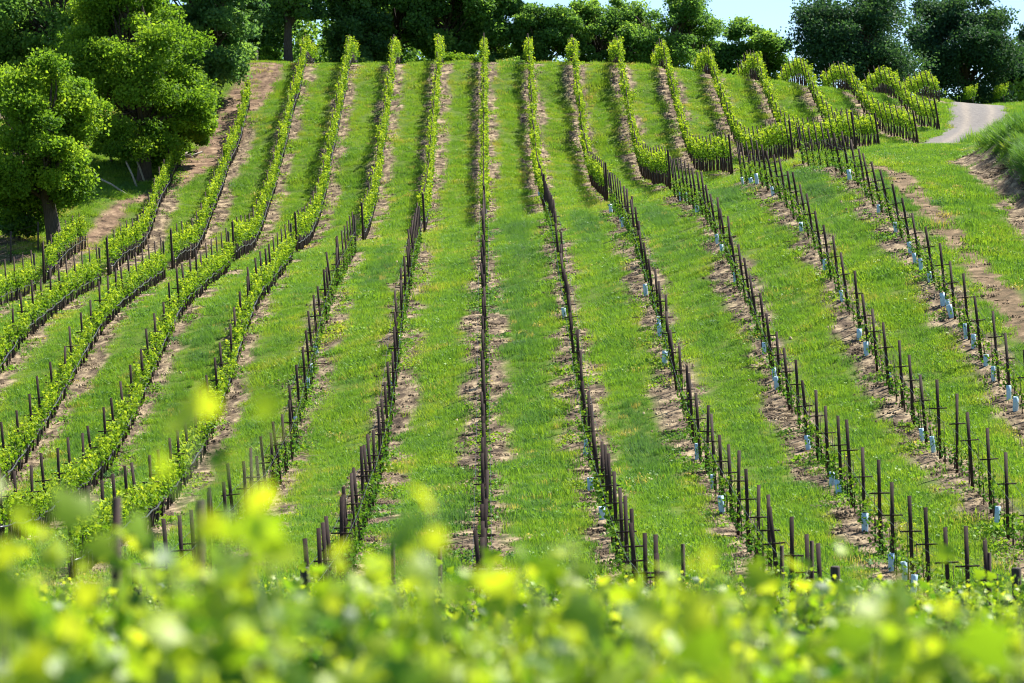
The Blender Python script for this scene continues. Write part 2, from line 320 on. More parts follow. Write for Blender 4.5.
def grass_points():
    out=[]
    bands=[(44,75,20),(75,105,17),(105,140,14),(140,206,12),(206,235,4),(0,44,5)]
    for y0,y1,dens in bands:
        xw=.19*y1+6; x0,x1=max(-36,-xw),min(46,.205*y1+5); n=int((x1-x0)*(y1-y0)*dens)
        x=R.uniform(x0,x1,n); y=R.uniform(y0,y1,n)
        px=485+F*x/np.maximum(y,1); ok=(px>-70)&(px<1095)
        out.append(np.stack([x[ok],y[ok]],1))
    p=np.concatenate(out); x,y=p[:,0],p[:,1]
    sm=soil_mask(x,y); dm=dirt_mask(x,y); rm=road_mask(x,y)
    bare=np.maximum.reduce([sm,dm,rm,cut_mask(x,y)])
    weeds=(sm>.3)&(vnoise(x,y,1.3,31)>.66)&(rm<.1)
    keep=(R.random(len(x))>np.clip(bare*1.15,0,1))|(weeds&(R.random(len(x))<.75))|((rm<.2)&(R.random(len(x))<.05))|((sm>.4)&(R.random(len(x))<.34)&(vnoise(x,y,.9,61)>.42))
    thin=vnoise(x,y,1.7,41)*.6+vnoise(x,y,.6,42)*.4
    keep&=(thin+R.random(len(x))*.55>.30)
    p=p[keep]; x,y=p[:,0],p[:,1]; sm=sm[keep]; weeds=weeds[keep]; straw=(sm>.35)&~weeds&(R.random(len(x))<.85)
    n=len(x)
    t=.455+.30*(vnoise(x,y,3.0,51)-.5)+.34*(vnoise(x,y,.8,52)-.5)+R.normal(0,.10,n)
    # distance to the lane edge: the strip edges run dry and yellow
    f=np.abs((x+1.5)%3-1.5)  # 0 on the row line, 1.5 mid lane
    t+=np.where((f<1.15)&(y>45)&(x<18)&(x>-22),.17*sstep((1.2-f)/.4),0)*(vnoise(x,y,4,53)>.35)
    t+=np.where(sm>.3,-.05,0)
    blue=np.zeros(n)
    for cx,cy,rx,ry in ((1.2,132,1.5,13),(.9,100,1.1,16),(-1.6,66,1.2,8),(7.0,122,1.3,10),(10.3,124,1.4,9),(13.3,118,1.3,11),(4.4,127,1.2,9),(16.4,112,1.0,9),(-4.4,122,1.3,9),(-10.6,104,1,8),(4.6,84,1.1,8)):
        blue=np.maximum(blue,np.exp(-((x-cx)/rx)**2-((y-cy)/ry)**2))
    blue*=.55+.7*vnoise(x,y,1.2,54)
    t-=.36*np.clip(blue,0,1)
    t=np.where(y>138,t+.05,t)
    dry=R.random(n)<.02; t=np.where(dry,.95,t)
    bk=sstep((x-foot(y)-1.2)/1.0)*(y>85)*(y<150)
    left=(x<-22.5)&(y>138); t=np.where(left,t+.12,t)
    t=np.where(bk>.4,t-.14,t)
    var=R.choice([0,1,2],n,p=[.42,.4,.18])
    tall=(blue>.5)&(R.random(n)<.35)|((bk>.4)&(R.random(n)<.85))|(R.random(n)<.012)
    var=np.where(tall,3,var); var=np.where((sm>.4),4,var); var=np.where(straw,5,var); t=np.where(straw,R.uniform(.93,1,n),t)
    s=R.uniform(.75,1.25,n)*np.where(bk>.4,1.4,1)*np.where((var==3)&(bk<.4),.62,1)
    trk=np.exp(-((1.5-f-.52)/.14)**2)*(y>45)*(y<200)*(x>-21)*(x<15)*(vnoise(x,y,7,81)>.3)
    s*=1-.5*trk; t+=.07*trk
    s*=.72+.75*vnoise(x,y,.75,71)*vnoise(x,y,2.2,72)*1.6
    # align to slope
    e=.4; nx_=-(H(x+e,y)-H(x-e,y))/(2*e); ny_=-(H(x,y+e)-H(x,y-e))/(2*e)
    rx=np.arctan2(-ny_,1.0); ry=np.arctan2(nx_,1.0)
    return np.stack([x,y,H(x,y)],1), t, var, s, np.stack([rx,ry,R.random(n)*6.283],1)
gp,gt,gv,gs,gr=grass_points()
gme=bpy.data.meshes.new('grass'); gme.vertices.add(len(gp)); gme.vertices.foreach_set('co',gp.astype(np.float32).ravel())
for nm,ty,dat in (('gtint','FLOAT',np.clip(gt,0,1).astype(np.float32)),('gscale','FLOAT',gs.astype(np.float32)),('gvar','INT',gv.astype(np.int32))):
    a=gme.attributes.new(nm,ty,'POINT'); a.data.foreach_set('value',dat)
# spin about the local upright, then tilt to the slope
cz,sz=np.cos(gr[:,2]),np.sin(gr[:,2])
a=gme.attributes.new('gtilt','FLOAT_VECTOR','POINT'); a.data.foreach_set('vector',np.stack([gr[:,0],gr[:,1],0*gr[:,0]],1).astype(np.float32).ravel())
a=gme.attributes.new('gspin','FLOAT_VECTOR','POINT'); a.data.foreach_set('vector',np.stack([0*cz,0*cz,gr[:,2]],1).astype(np.float32).ravel())
gob=link('grass',gme); tag(gob,'short green grass growing between the vine rows','grass',kind='stuff')
gob['kind']='stuff'
gn=bpy.data.node_groups.new('spread_grass','GeometryNodeTree')
gn.interface.new_socket('Geometry',in_out='INPUT',socket_type='NodeSocketGeometry'); gn.interface.new_socket('Geometry',in_out='OUTPUT',socket_type='NodeSocketGeometry')
N=gn.nodes; L=gn.links
gi=N.new('NodeGroupInput'); go=N.new('NodeGroupOutput'); ci=N.new('GeometryNodeCollectionInfo'); ci.inputs[0].default_value=src; ci.inputs[1].default_value=True; ci.inputs[2].default_value=True
ip=N.new('GeometryNodeInstanceOnPoints'); ip.inputs['Pick Instance'].default_value=True
def nattr(nm,ty):
    n=N.new('GeometryNodeInputNamedAttribute'); n.data_type=ty; n.inputs[0].default_value=nm; return n.outputs[0]
L.new(gi.outputs[0],ip.inputs['Points']); L.new(ci.outputs[0],ip.inputs['Instance']); L.new(nattr('gvar','INT'),ip.inputs['Instance Index']); L.new(nattr('gscale','FLOAT'),ip.inputs['Scale'])
L.new(nattr('gtilt','FLOAT_VECTOR'),ip.inputs['Rotation'])
ri=N.new('GeometryNodeRotateInstances'); L.new(ip.outputs[0],ri.inputs['Instances']); L.new(nattr('gspin','FLOAT_VECTOR'),ri.inputs['Rotation']); ri.inputs['Local Space'].default_value=True
L.new(ri.outputs[0],go.inputs[0])
md=gob.modifiers.new('spread','NODES'); md.node_group=gn

# ------------------------------------------------------------------ clods and prunings on the bare soil (stuff)
M['clod']=foliage('soil_clod',[(0,(.035,.026,.019)),(.45,(.12,.088,.058)),(.75,(.26,.195,.125)),(1,(.42,.34,.22))],0.0,.95,1,attr='gtint',atype='INSTANCER',spec=.05)
csrc=bpy.data.collections.new('soil_litter')
for i in range(4):
    r=np.random.default_rng(900+i); g=Geo()
    if i<3:
        for q in range(9):
            c=np.array([r.normal(0,.16),r.normal(0,.16),0]); w=r.uniform(.02,.06); n=6
            a=np.arange(n)*6.283/n; lo=c+np.stack([np.cos(a)*w*r.uniform(.8,1.2,n),np.sin(a)*w*r.uniform(.8,1.2,n),np.full(n,-.02)],1); hi=c+np.stack([np.cos(a)*w*.6*r.uniform(.6,1.2,n),np.sin(a)*w*.6*r.uniform(.6,1.2,n),w*r.uniform(.5,1.1,n)],1)
            g.add(np.concatenate([lo,hi]),[(j,(j+1)%n,n+(j+1)%n,n+j) for j in range(n)]+[tuple(range(n,2*n))])
    else:
        for q in range(7):
            c=np.array([r.normal(0,.2),r.normal(0,.2),.015]); a=r.random()*3.14; l=r.uniform(.1,.28); dv=np.array([math.cos(a)*l,math.sin(a)*l,r.uniform(-.01,.03)]); g.tube([c-dv,c+r.normal(0,.015,3),c+dv],.008,4)
    csrc.objects.link(bpy.data.objects.new('soil_lump_%s'%'abcd'[i],g.mesh('soil_lump',M['clod'])))
n=90000; x=R.uniform(-30,26,n); y=R.uniform(46,202,n); px=485+F*x/y
m=np.maximum(soil_mask(x,y),dirt_mask(x,y)*.5+cut_mask(x,y)); ok=(px>-20)&(px<1044)&(R.random(n)<m*.5)&(R.random(n)<np.interp(y,[60,140,200],[1,.7,.4])); x=x[ok];y=y[ok];n=len(x)
cme=bpy.data.meshes.new('soil_litter'); cme.vertices.add(n); cme.vertices.foreach_set('co',np.stack([x,y,H(x,y)],1).astype(np.float32).ravel())
for nm,ty,dat in (('gtint','FLOAT',np.clip(.45+.8*(vnoise(x,y,1.1,91)-.5)+R.normal(0,.22,n),0,1)),('gscale','FLOAT',R.uniform(.45,1.1,n)),('gvar','INT',R.choice([0,1,2,3],n,p=[.26,.26,.26,.22]).astype(np.int32))):
    a=cme.attributes.new(nm,ty,'POINT'); a.data.foreach_set('value',dat.astype(np.int32) if ty=='INT' else dat.astype(np.float32))
a=cme.attributes.new('gtilt','FLOAT_VECTOR','POINT'); a.data.foreach_set('vector',np.zeros(3*n,np.float32))
a=cme.attributes.new('gspin','FLOAT_VECTOR','POINT'); a.data.foreach_set('vector',np.stack([0*x,0*x,R.random(n)*6.283],1).astype(np.float32).ravel())
cob=link('soil_clods',cme); tag(cob,'clods and prunings scattered on the bare soil strips','clods',kind='stuff')
gn2=gn.copy(); gn2.name='spread_clods'
for nd in gn2.nodes:
    if nd.type=='COLLECTION_INFO' or nd.bl_idname=='GeometryNodeCollectionInfo': nd.inputs[0].default_value=csrc
md=cob.modifiers.new('spread','NODES'); md.node_group=gn2

# ------------------------------------------------------------------ row wording
def nth(n):
    return '%d%s'%(n,'th' if 10<=n%100<=20 else {1:'st',2:'nd',3:'rd'}.get(n%10,'th'))
def roww(k):
    if k==0: return 'the middle row'
    return 'the %s row %s of middle'%(nth(abs(k)),'right' if k>0 else 'left')
def lean(k,d):
    base=math.radians(2.5)
    if k>=1: base+=math.radians(1.6*k)*min(1,max(0,(d-72)/30))
    elif k<0: base+=math.radians(1.5)
    return -base

# ------------------------------------------------------------------ trellis stakes
def stake_meshes(hh=1.95):
    g=Geo(); w=.026
    V=[];n=8    # T-section steel post, three flanges
    g.box((0,0,hh/2-.15),(.041,.007,hh/2+.15),.5,.1); g.box((0,.026,hh/2-.15),(.007,.0185,hh/2+.15),.5,.1)
    b=Geo(); b.box((0,-.022,1.22),(.23,.013,.016),.5,.1); b.box((0,-.04,1.22),(.03,.006,.03),.5,.1)
    return g.mesh('stake_post',M['rust']), b.mesh('crossbar',M['rust'])
sp,sb=stake_meshes()
both=Geo(); 
both.box((0,0,.825),(.04,.022,1.125),.5,.1); both.box((0,-.035,1.22),(.23,.013,.016),.5,.1)
stake1=both.mesh('stake_far',M['rust'])
stakes=[]
for dct,blk in ((LOWER,0),(UPPER,1)):
    for k,(a,b) in dct.items():
        n=int((b-a)/2.4)+1
        for i in range(n):
            d=b-.15-2.4*i if blk==0 else a+.25+2.4*i
            x=3*k; px=485+F*x/d
            if -25<px<1050: stakes.append((d+ (0 if blk==0 else 40),d,x,k,i+1,blk))
stakes.sort()
proto=None
for q,(_,d,x,k,i,blk) in enumerate(stakes[:300]):
    jx,jy=random.gauss(0,.025),random.gauss(0,.1); loc=(x+jx,d+jy,h(x,d)+random.gauss(0,.05))
    lab=('rusty crossbar stake, %s down from the grass track in %s'%(nth(i),roww(k))) if blk==0 else ('rusty stake above the track, %s uphill in %s'%(nth(i),roww(k)))
    if d<112:
        if proto is None:
            proto=empty('trellis_stake',loc); link('post',sp,proto); link('crossbar',sb,proto); o=proto
        else: o=copy_tree(proto,loc)
    else: o=link('trellis_stake',stake1,None,loc)
    o.rotation_euler=(random.gauss(0,.035),lean(k,d)+random.gauss(0,.025),random.gauss(0,.2)); o.scale=(1,1,random.uniform(.93,1.05))
    tag(o,lab,'stake','rusty steel trellis stakes')
g=Geo()
for (_,d,x,k,i,blk) in stakes[300:]:
    z=h(x,d); l=math.tan(lean(k,d))*1.95; hh=1.95 if blk==0 else 2.02
    g.tube([(x,d,z-.2),(x+l,d,z+hh)],[.036,.034],5); 
o=link('distant_trellis_stakes',g.mesh('distant_stakes',M['rust'])); tag(o,'rusty stakes standing in the upper vine block','stake',kind='stuff')
# end posts
endk=[]
for k,(a,b) in UPPER.items():
    if k!=10: endk.append((k,a-.35,1,.055,2.0))
for k in (-2,-1,0,1,2,3): endk.append((k,LOWER[k][0]-.6,0,.085,1.55))
for k,(a,b) in LOWER.items(): endk.append((k,b+.35,2,.05,1.75))
for k,d,w,r,hh in endk:
    g=Geo(); g.tube([(0,0,-.3),(0.01,0,hh*.5),(0,0,hh-.02),(0,0,hh)],[r*1.03,r,r*.98,r*.8],9)
    x=3*k; o=link('end_post',g.mesh('end_post',M['post'] if w!=1 else M['rust']),None,(x,d,h(x,d))); o.rotation_euler=(random.gauss(0,.03),lean(k,d)*.6,0)
    side='valley end' if w==0 else ('lower end above the track' if w==1 else 'upper end below the track')
    tag(o,'dark post closing %s at its %s'%(roww(k),side),'post','posts at the row ends')

for px,d,ty,lab in ((393,46,541,'squat dark post in the valley between middle and 1st row left'),(440,45,548,'thin dark post in the valley just left of the middle row'),(683,46,544,'dark post in the valley right of the end of 1st right row'),(782,46,546,'first dark post in the valley between 2nd and 3rd right rows'),(812,45.5,541,'second dark post in the valley between 2nd and 3rd right rows'),(990,46,553,'dark post in the valley beside the end of 3rd right row')):
    x=(px-485)/F*d; z=h(x,d); t=-(ty-341.5)/F*d-z; g=Geo(); g.tube([(0,0,-.3),(.01,0,t*.5),(0,0,t)],[.036,.034,.033],8)
    tag(link('vineyard_post',g.mesh('valley_post',M['rust']),None,(x,d,z)),lab,'post','posts in the valley')
# ------------------------------------------------------------------ mature vines
def vine_meshes(seed, z0, z1, n=150, leaf=.125, wid=.2):
    r=np.random.default_rng(seed)
    L_=.66
    C=[];T=[]
    ns=9
    for s in range(ns):
        y0=-L_+2*L_*(s+.5)/ns+r.normal(0,.05); top=z1*r.uniform(.86,1.08); dx=r.normal(0,wid*.75); dy=r.normal(0,.1)
        m=n//ns
        t=r.random(m)**.85
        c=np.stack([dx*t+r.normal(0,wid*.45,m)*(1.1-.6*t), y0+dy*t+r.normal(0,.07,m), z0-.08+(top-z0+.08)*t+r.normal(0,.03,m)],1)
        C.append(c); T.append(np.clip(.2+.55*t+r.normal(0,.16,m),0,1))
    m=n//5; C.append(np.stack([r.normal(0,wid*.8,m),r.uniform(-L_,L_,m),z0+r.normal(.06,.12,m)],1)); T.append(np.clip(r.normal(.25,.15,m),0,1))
    C=np.concatenate(C);T=np.concatenate(T)
    V,Fc,TT=leaf_quads(C,leaf*r.uniform(.7,1.25,len(C)),r,.45,tint=T)
    g=Geo(); g.tube([(0,0,-.1),(r.normal(0,.02),r.normal(0,.03),z0*.5),(0,0,z0-.02)],[.05,.04,.036],6)
    for yy in (-.5,.55,.08): g.tube([(r.normal(.02,.03),yy,-.1),(0,yy+r.normal(0,.03),z0+.25)],.014,4)
    g.tube([(0,-.6,z0+.02),(0,-.3,z0+.0),(0,0,z0-.03),(0,.3,z0),(0,.6,z0+.02)],[.014,.02,.028,.02,.014],5)
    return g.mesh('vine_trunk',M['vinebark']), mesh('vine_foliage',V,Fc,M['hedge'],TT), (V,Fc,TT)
UP=[vine_meshes(100+i,.90,1.66,240,.115,.15) for i in range(6)]
LO=[vine_meshes(200+i,.68,1.27,200,.11,.165) for i in range(6)]
vines=[]
for k,(a,b) in UPPER.items():
    for i in range(int((b-a-.3)/1.2)+1):
        d=a+.5+1.2*i
        if -20<485+F*3*k/d<1040: vines.append((d+10,d,3*k,k,i+1,1))
for k in (-7,-6,-5,-4,-3):
    a,b=LOWER[k]
    for i in range(int((b-a)/1.2)+1):
        d=b-.5-1.2*i
        if -20<485+F*3*k/d<1040: vines.append((d,d,3*k,k,i+1,0))
vines.sort()
NV=200
protos={}
for (_,d,x,k,i,blk) in vines[:NV]:
    loc=(x+random.gauss(0,.03),d,h(x,d)-.02); vi=random.randrange(6)
    key=(blk,vi)
    if key not in protos:
        tm,fm,_r=(UP if blk else LO)[vi]; o=empty('grapevine',loc); link('trunk',tm,o); link('foliage',fm,o); protos[key]=o
    else: o=copy_tree(protos[key],loc)
    o.rotation_euler=(0,lean(k,d)*.6,random.choice((0,math.pi))); s=random.uniform(.92,1.1); o.scale=(s*random.uniform(.9,1.15),1,s)
    lab=('leafy vine, %s %s from the grass track in %s'%(nth(i),'uphill' if blk else 'downhill',roww(k)))
    tag(o,lab,'grapevine','leafy grapevines in rows on the slope')
VV=[];FF=[];TT=[];n0=0; g=Geo()
rr=np.random.default_rng(5)
for (_,d,x,k,i,blk) in vines[NV:]:
    V,Fc,T=(UP if blk else LO)[rr.integers(6)][2]
    sgn=rr.choice((-1,1)); s=rr.uniform(.92,1.1)*np.interp(d,[150,200],[1,1.04])
    z=h(x,d); V2=V*np.array([sgn*s*rr.uniform(.9,1.15),sgn,s]); V2[:,0]+=math.tan(lean(k,d)*.6)*V2[:,2]; V2=V2+np.array([x+rr.normal(0,.04),d,z])
    VV.append(V2);FF.append(Fc+n0);TT.append(T);n0+=len(V2)
    g.tube([(x,d,z-.1),(x+rr.normal(0,.02),d+.02,z+.45),(x,d,z+.9)],[.052,.044,.04],5); g.tube([(x+.03,d+.55,z-.1),(x,d+.55,z+1.1)],.016,4); g.tube([(x,d-.6,z+.9),(x,d+.6,z+.9)],.018,4)
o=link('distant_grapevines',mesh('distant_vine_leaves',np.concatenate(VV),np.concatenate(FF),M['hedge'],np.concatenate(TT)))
tag(o,'leafy vine rows climbing the upper slope to the crest','grapevine',kind='stuff')
t=link('trunks',g.mesh('distant_vine_trunks',M['vinebark']),o); t['kind']='stuff'
# single rows across the road
for j,(x,d,w) in enumerate(((39.0,227,'left one of two'),(42.0,230,'right one of two'))):
    o=empty('grapevine',(x,d,h(x,d)))
    V=np.concatenate([UP[q][2][0]*1.08+np.array([0,1.2*q,(h(x,d+1.2*q)-h(x,d))]) for q in range(4)]); nn=0;fc=[];tt=[]
    for q in range(4): fc.append(UP[q][2][1]+nn); nn+=len(UP[q][2][0]); tt.append(UP[q][2][2])
    link('foliage',mesh('vine_foliage_clump',V,np.concatenate(fc),M['hedge'],np.concatenate(tt)),o)
    gg=Geo(); gg.tube([(0,0,-.1),(0,.02,.5),(0,0,1.0)],[.05,.04,.03],6); link('trunk',gg.mesh('trunk',M['vinebark']),o)
    tag(o,'bright upright vine across the gravel road, %s'%w,'grapevine','vines across the gravel road')

# ------------------------------------------------------------------ drip hoses
for dct,ks in ((LOWER,range(-7,-2)),(UPPER,range(-7,1))):
    for k in ks:
        a,b=dct[k]; ds=np.arange(a,b+.1,1.2); r=np.random.default_rng(k+50)
        zz=.50 if dct is LOWER else .55
        pts=[(3*k+.10+math.tan(lean(k,d))*zz,d,h(3*k,d)+zz-(.07 if i%2 else 0)+r.normal(0,.015)) for i,d in enumerate(ds)]
        g=Geo(); g.tube(pts,.026 if dct is LOWER else .02,5)
        o=link('drip_hose',g.mesh('drip_hose',M['hose'])); tag(o,'black drip hose strung along %s, %s the track'%(roww(k),'below' if dct is LOWER else 'above'),'hose','drip hoses along the vine rows')

# ------------------------------------------------------------------ young vines
def young(seed):
    r=np.random.default_rng(seed); n=58
    ht=r.uniform(.62,.98)
    t=r.random(n); C=np.stack([r.normal(0,.085,n)*(1.2-.5*t),r.normal(0,.12,n),.16+ht*t],1)
    V,Fc,T=leaf_quads(C,r.uniform(.07,.125,n),r,.5,tint=np.clip(.15+.6*t+r.normal(0,.18,n),0,1))
    g=Geo(); g.tube([(0,0,-.05),(.02,.01,.3),(0,0,ht)],[.016,.012,.006],5)
    b=Geo(); b.tube([(.03,0,-.1),(.03,0,1.22)],.0085,4)
    return mesh('young_leaves',V,Fc,M['young'],T), g.mesh('young_stem',M['vinebark']), b.mesh('training_rod',M['rust']),(V,Fc,T)
YO=[young(300+i) for i in range(8)]
TUBEPX={1:[541,568,589,597,606],2:[613,622,625,650,660,662,670,700,714,727],3:[682,686,699,719,724,737,766,776,780,811,836,843,868,895,905,918],4:[745,754,760,775,804,827,844,862,870,889,926,935,1000],
        5:[853,883,898,912,919,925,933,947,951,955,969,976,988,998,1012,1021],-1:[405,400,395],-2:[318,314,310,300]}
ylist=[]
for k in (-2,-1,0,1,2,3,4,5):
    a,b=LOWER[k]
    for i in range(int((b-a)/1.2)+1):
        d=b-.6-1.2*i
        if -10<485+F*3*k/d<1034: ylist.append((d,3*k,k,i+1))
ylist.sort()
yp={}
for (d,x,k,i) in ylist[:300]:
    vi=random.randrange(8); loc=(x+random.gauss(0,.03),d+random.gauss(0,.08),h(x,d))
    if vi not in yp:
        lm,sm_,rm_,_r=YO[vi]; o=empty('young_vine',loc); link('leaves',lm,o); link('stem',sm_,o); link('training_rod',rm_,o); yp[vi]=o
    else: o=copy_tree(yp[vi],loc)
    s=random.uniform(.7,1.2); o.scale=(s,s,random.uniform(.85,1.15)); o.rotation_euler=(0,lean(k,d),random.random()*.6)
    tag(o,'staked young vine, %s down from track in %s'%(nth(i),roww(k)),'young vine','young vines of the new planting')
VV=[];FF=[];TT=[];n0=0; g=Geo()
for (d,x,k,i) in ylist[300:]:
    V,Fc,T=YO[rr.integers(8)][3]; z=h(x,d); V2=V*rr.uniform(.75,1.15)+np.array([x,d,z]); V2[:,0]+=math.tan(lean(k,d))*(V2[:,2]-z)
    VV.append(V2);FF.append(Fc+n0);TT.append(T);n0+=len(V2); g.tube([(x,d,z-.1),(x+math.tan(lean(k,d))*1.2,d,z+1.2)],.009,4)
o=link('distant_young_vines',mesh('distant_young_leaves',np.concatenate(VV),np.concatenate(FF),M['young'],np.concatenate(TT)))
tag(o,'young vines on thin rods near the grass track','young vine',kind='stuff')
t=link('training_rods',g.mesh('distant_rods',M['rust']),o); t['kind']='stuff'
# trellis wires on the young rows
for k in range(-2,6):
    a,b=LOWER[k]; ds=np.arange(a,b+.1,2.4); g=Geo()
    for side in (-.19,.19):
        g.tube([(3*k+math.tan(lean(k,d))*1.22+side,d-.03,h(3*k,d)+1.24-(.02 if q%2 else 0)) for q,d in enumerate(ds)],.005,3)
    tag(link('trellis_wire',g.mesh('trellis_wire',M['hose'])),'pair of thin trellis wires along %s below the track'%roww(k),'wire','trellis wires on the crossbars')
# grow tubes
def tube_mesh():
    g=Geo(); n=10; w=.085; hh=.44
    prof=[(w*.92,-.04),(w,.1),(w*.97,.25),(w*1.03,hh),(w*.9,hh),(w*.85,.3)]
    V=[];Fc=[]
    for r_,z in prof:
        for j in range(n):
            a=2*math.pi*j/n; q=max(abs(math.cos(a)),abs(math.sin(a)))**-.55
            V.append((r_*q*math.cos(a)*.95,r_*q*math.sin(a)*.85,z))
    for i in range(len(prof)-1):
        for j in range(n): Fc.append((i*n+j,i*n+(j+1)%n,(i+1)*n+(j+1)%n,(i+1)*n+j))
    g.add(V,Fc); return g.mesh('grow_tube',M['tube'],False)
tm=tube_mesh()
for k,xs in TUBEPX.items():
    ds=sorted((F*3*k/(x-485.) for x in xs),reverse=True)
    for i,d in enumerate(ds):
        x=3*k-.08; o=link('grow_tube',tm,None,(x+random.gauss(0,.04),d,h(x,d)))
        s=random.uniform(.72,1.02); o.scale=(s,s,random.uniform(.75,1.05)); o.rotation_euler=(random.gauss(0,.06),lean(k,d)*.7+random.gauss(0,.07),random.random())
        tag(o,'pale blue grow tube, %s down from track in %s'%(nth(i+1),roww(k)),'grow tube','pale blue grow tubes round the young vines')

# ------------------------------------------------------------------ trees
def tree(name,label,x,d,ht,rx,mat,seed,rz=None,trunk=.3,leaf=.2,nl=9000,crown_z=None,open_=.0,lobes=9,clumps=60,lean_=0,cat='tree',group=None,fork=False,cx=0,sink=0,low=False):
    r=np.random.default_rng(seed); z0=h(x,d)-sink
    root=empty(name,(x,d,z0))
    rz=rz or ht*.42; cz=crown_z if crown_z is not None else ht-rz
    LB=[(np.array([cx,0,cz]),np.array([rx*.72,rx*.72,rz*.8]))]
    for i in range(lobes):
        a=r.random()*6.283; e=r.uniform(-.92 if low else -.55,.95); q=math.sqrt(max(0,1-e*e))
        qq=.74 if low else .62; c=np.array([cx+rx*qq*q*math.cos(a),rx*qq*q*math.sin(a),cz+rz*(qq+.04)*e]); s=(r.uniform(.19,.33) if low else r.uniform(.26,.44)) if open_==0 else r.uniform(.2,.34)
        LB.append((c,np.array([rx*s,rx*s,rz*s*.85])))
    cc=[]
    while len(cc)<clumps:
        c,s=LB[r.integers(len(LB))] if r.random()<((.95 if low else .78) if open_==0 else .92) else LB[0]
        v=unit(r.normal(size=3))*r.uniform(.3,1)**.6; p=c+v*s
        if p[2]>ht*.1: cc.append(p)
    cc=np.array(cc)
    keep=np.ones(len(cc),bool)
    if open_>0: keep=r.random(len(cc))>open_*.4
    cc=cc[keep]; m=int(nl*2.2)//len(cc); leaf=leaf*.98; m=int(m*1.3)
    C=[];T=[]
    for p in cc:
        s=r.uniform(.17,.29)*rx*(.85 if open_==0 else .55); tb=r.normal(.45,.17)
        v=np.where(r.random((m,1))<.5,unit(r.normal(size=(m,3)))*(r.random((m,1))**.45),np.clip(r.normal(0,.5,(m,3)),-1,1))*s*np.array([1.2,1.2,.75])
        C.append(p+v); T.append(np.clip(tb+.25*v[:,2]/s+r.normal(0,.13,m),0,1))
    C=np.concatenate(C);T=np.concatenate(T)
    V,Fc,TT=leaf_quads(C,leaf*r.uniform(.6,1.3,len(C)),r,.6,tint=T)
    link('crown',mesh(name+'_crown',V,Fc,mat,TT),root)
    g=Geo(); base=np.array([0,0,-.4]); top=np.array([cx*.6+lean_,0,cz*.75 if cz>0 else ht*.4])
    mid=(base+top)/2+np.array([r.normal(0,.12),0,0])
    g.tube([base,(0,0,.25),mid,top],[trunk*1.5,trunk*1.1,trunk*.85,trunk*.62],9)
    order=r.permutation(len(cc))[:max(10,len(cc)//3)]
    for q in order:
        p=cc[q]; st=mid+(top-mid)*r.uniform(.1,1.0); kn=st+(p-st)*.5+np.array([r.normal(0,.1*rx),r.normal(0,.1*rx),.06*ht*r.random()])
        rr0=trunk*r.uniform(.22,.42)
        g.tube([st,kn,st+(p-st)*.95],[rr0,rr0*.62,rr0*.2],5)
        for _ in range(2):
            e=p+r.normal(0,.08*rx,3); g.tube([kn,(kn+e)/2+r.normal(0,.05*rx,3),e],[rr0*.4,rr0*.25,rr0*.1],4)
    if fork:
        for sx in (-1,1):
            g.tube([(0,0,.9),(sx*.55,.1,2.2),(sx*1.3,0,cz*.8),(sx*1.9,.1,cz*1.15)],[trunk*.8,trunk*.6,trunk*.42,trunk*.2],8)
    link('trunk',g.mesh(name+'_trunk',M['bark'],True),root)
    tag(root,label,cat,group); return root
def Xat(px,d): return (px-485)/F*d
ox=M['oakdeep']; ob,od,om=M['oakbright'],M['oakdark'],M['oak']
tree('oak_tree','bright round oak with a thick dark trunk at the far left edge',Xat(56,148),148,10.8,3.8,ob,1,rz=5.0,trunk=.42,leaf=.17,nl=30000,crown_z=5.9,clumps=170,lobes=34,cx=-1.4,low=True)
tree('oak_tree','broad sunlit oak leaning over the dirt track behind the logs',Xat(145,164),164,12.6,4.4,ob,2,rz=6.9,trunk=.4,leaf=.18,nl=32000,crown_z=5.8,clumps=190,lobes=38,cx=-.5,low=True)
tree('oak_tree','lower bushy oak crown hanging beside the dirt track',Xat(172,168),168,7.0,2.4,ob,3,rz=3.4,trunk=.22,leaf=.18,nl=13000,crown_z=3.4,clumps=90,lobes=14,low=True)
tree('oak_tree','tall olive oak rising behind the bright left tree',Xat(62,178),178,14.5,5.2,om,4,rz=7.2,trunk=.4,leaf=.22,nl=20000,crown_z=7.4,clumps=150,lobes=28,low=True)
tree('oak_tree','oak filling the upper left corner of the view',Xat(-5,182),182,14.5,5.0,om,5,rz=7.2,trunk=.4,leaf=.22,nl=18000,crown_z=7.2,clumps=140,lobes=28,low=True)
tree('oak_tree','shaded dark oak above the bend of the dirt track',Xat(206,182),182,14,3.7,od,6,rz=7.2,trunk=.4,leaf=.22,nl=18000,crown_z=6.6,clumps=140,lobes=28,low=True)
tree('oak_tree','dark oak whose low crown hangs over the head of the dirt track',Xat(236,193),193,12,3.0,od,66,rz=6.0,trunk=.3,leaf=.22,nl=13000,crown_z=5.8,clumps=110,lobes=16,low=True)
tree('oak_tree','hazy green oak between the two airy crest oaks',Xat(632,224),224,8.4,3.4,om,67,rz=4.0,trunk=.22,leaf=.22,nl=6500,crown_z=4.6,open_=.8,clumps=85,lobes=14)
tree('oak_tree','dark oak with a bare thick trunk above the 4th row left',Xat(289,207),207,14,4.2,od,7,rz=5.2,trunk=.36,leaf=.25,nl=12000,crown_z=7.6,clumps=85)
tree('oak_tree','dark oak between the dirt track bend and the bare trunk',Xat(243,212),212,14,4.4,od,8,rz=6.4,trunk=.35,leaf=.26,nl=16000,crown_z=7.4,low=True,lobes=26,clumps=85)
tree('oak_tree','dark dense oak behind the top of the 3rd row left',Xat(345,212),212,13,4.2,od,9,rz=6,trunk=.3,leaf=.26,nl=16000,crown_z=5.9,low=True,lobes=26,clumps=85)
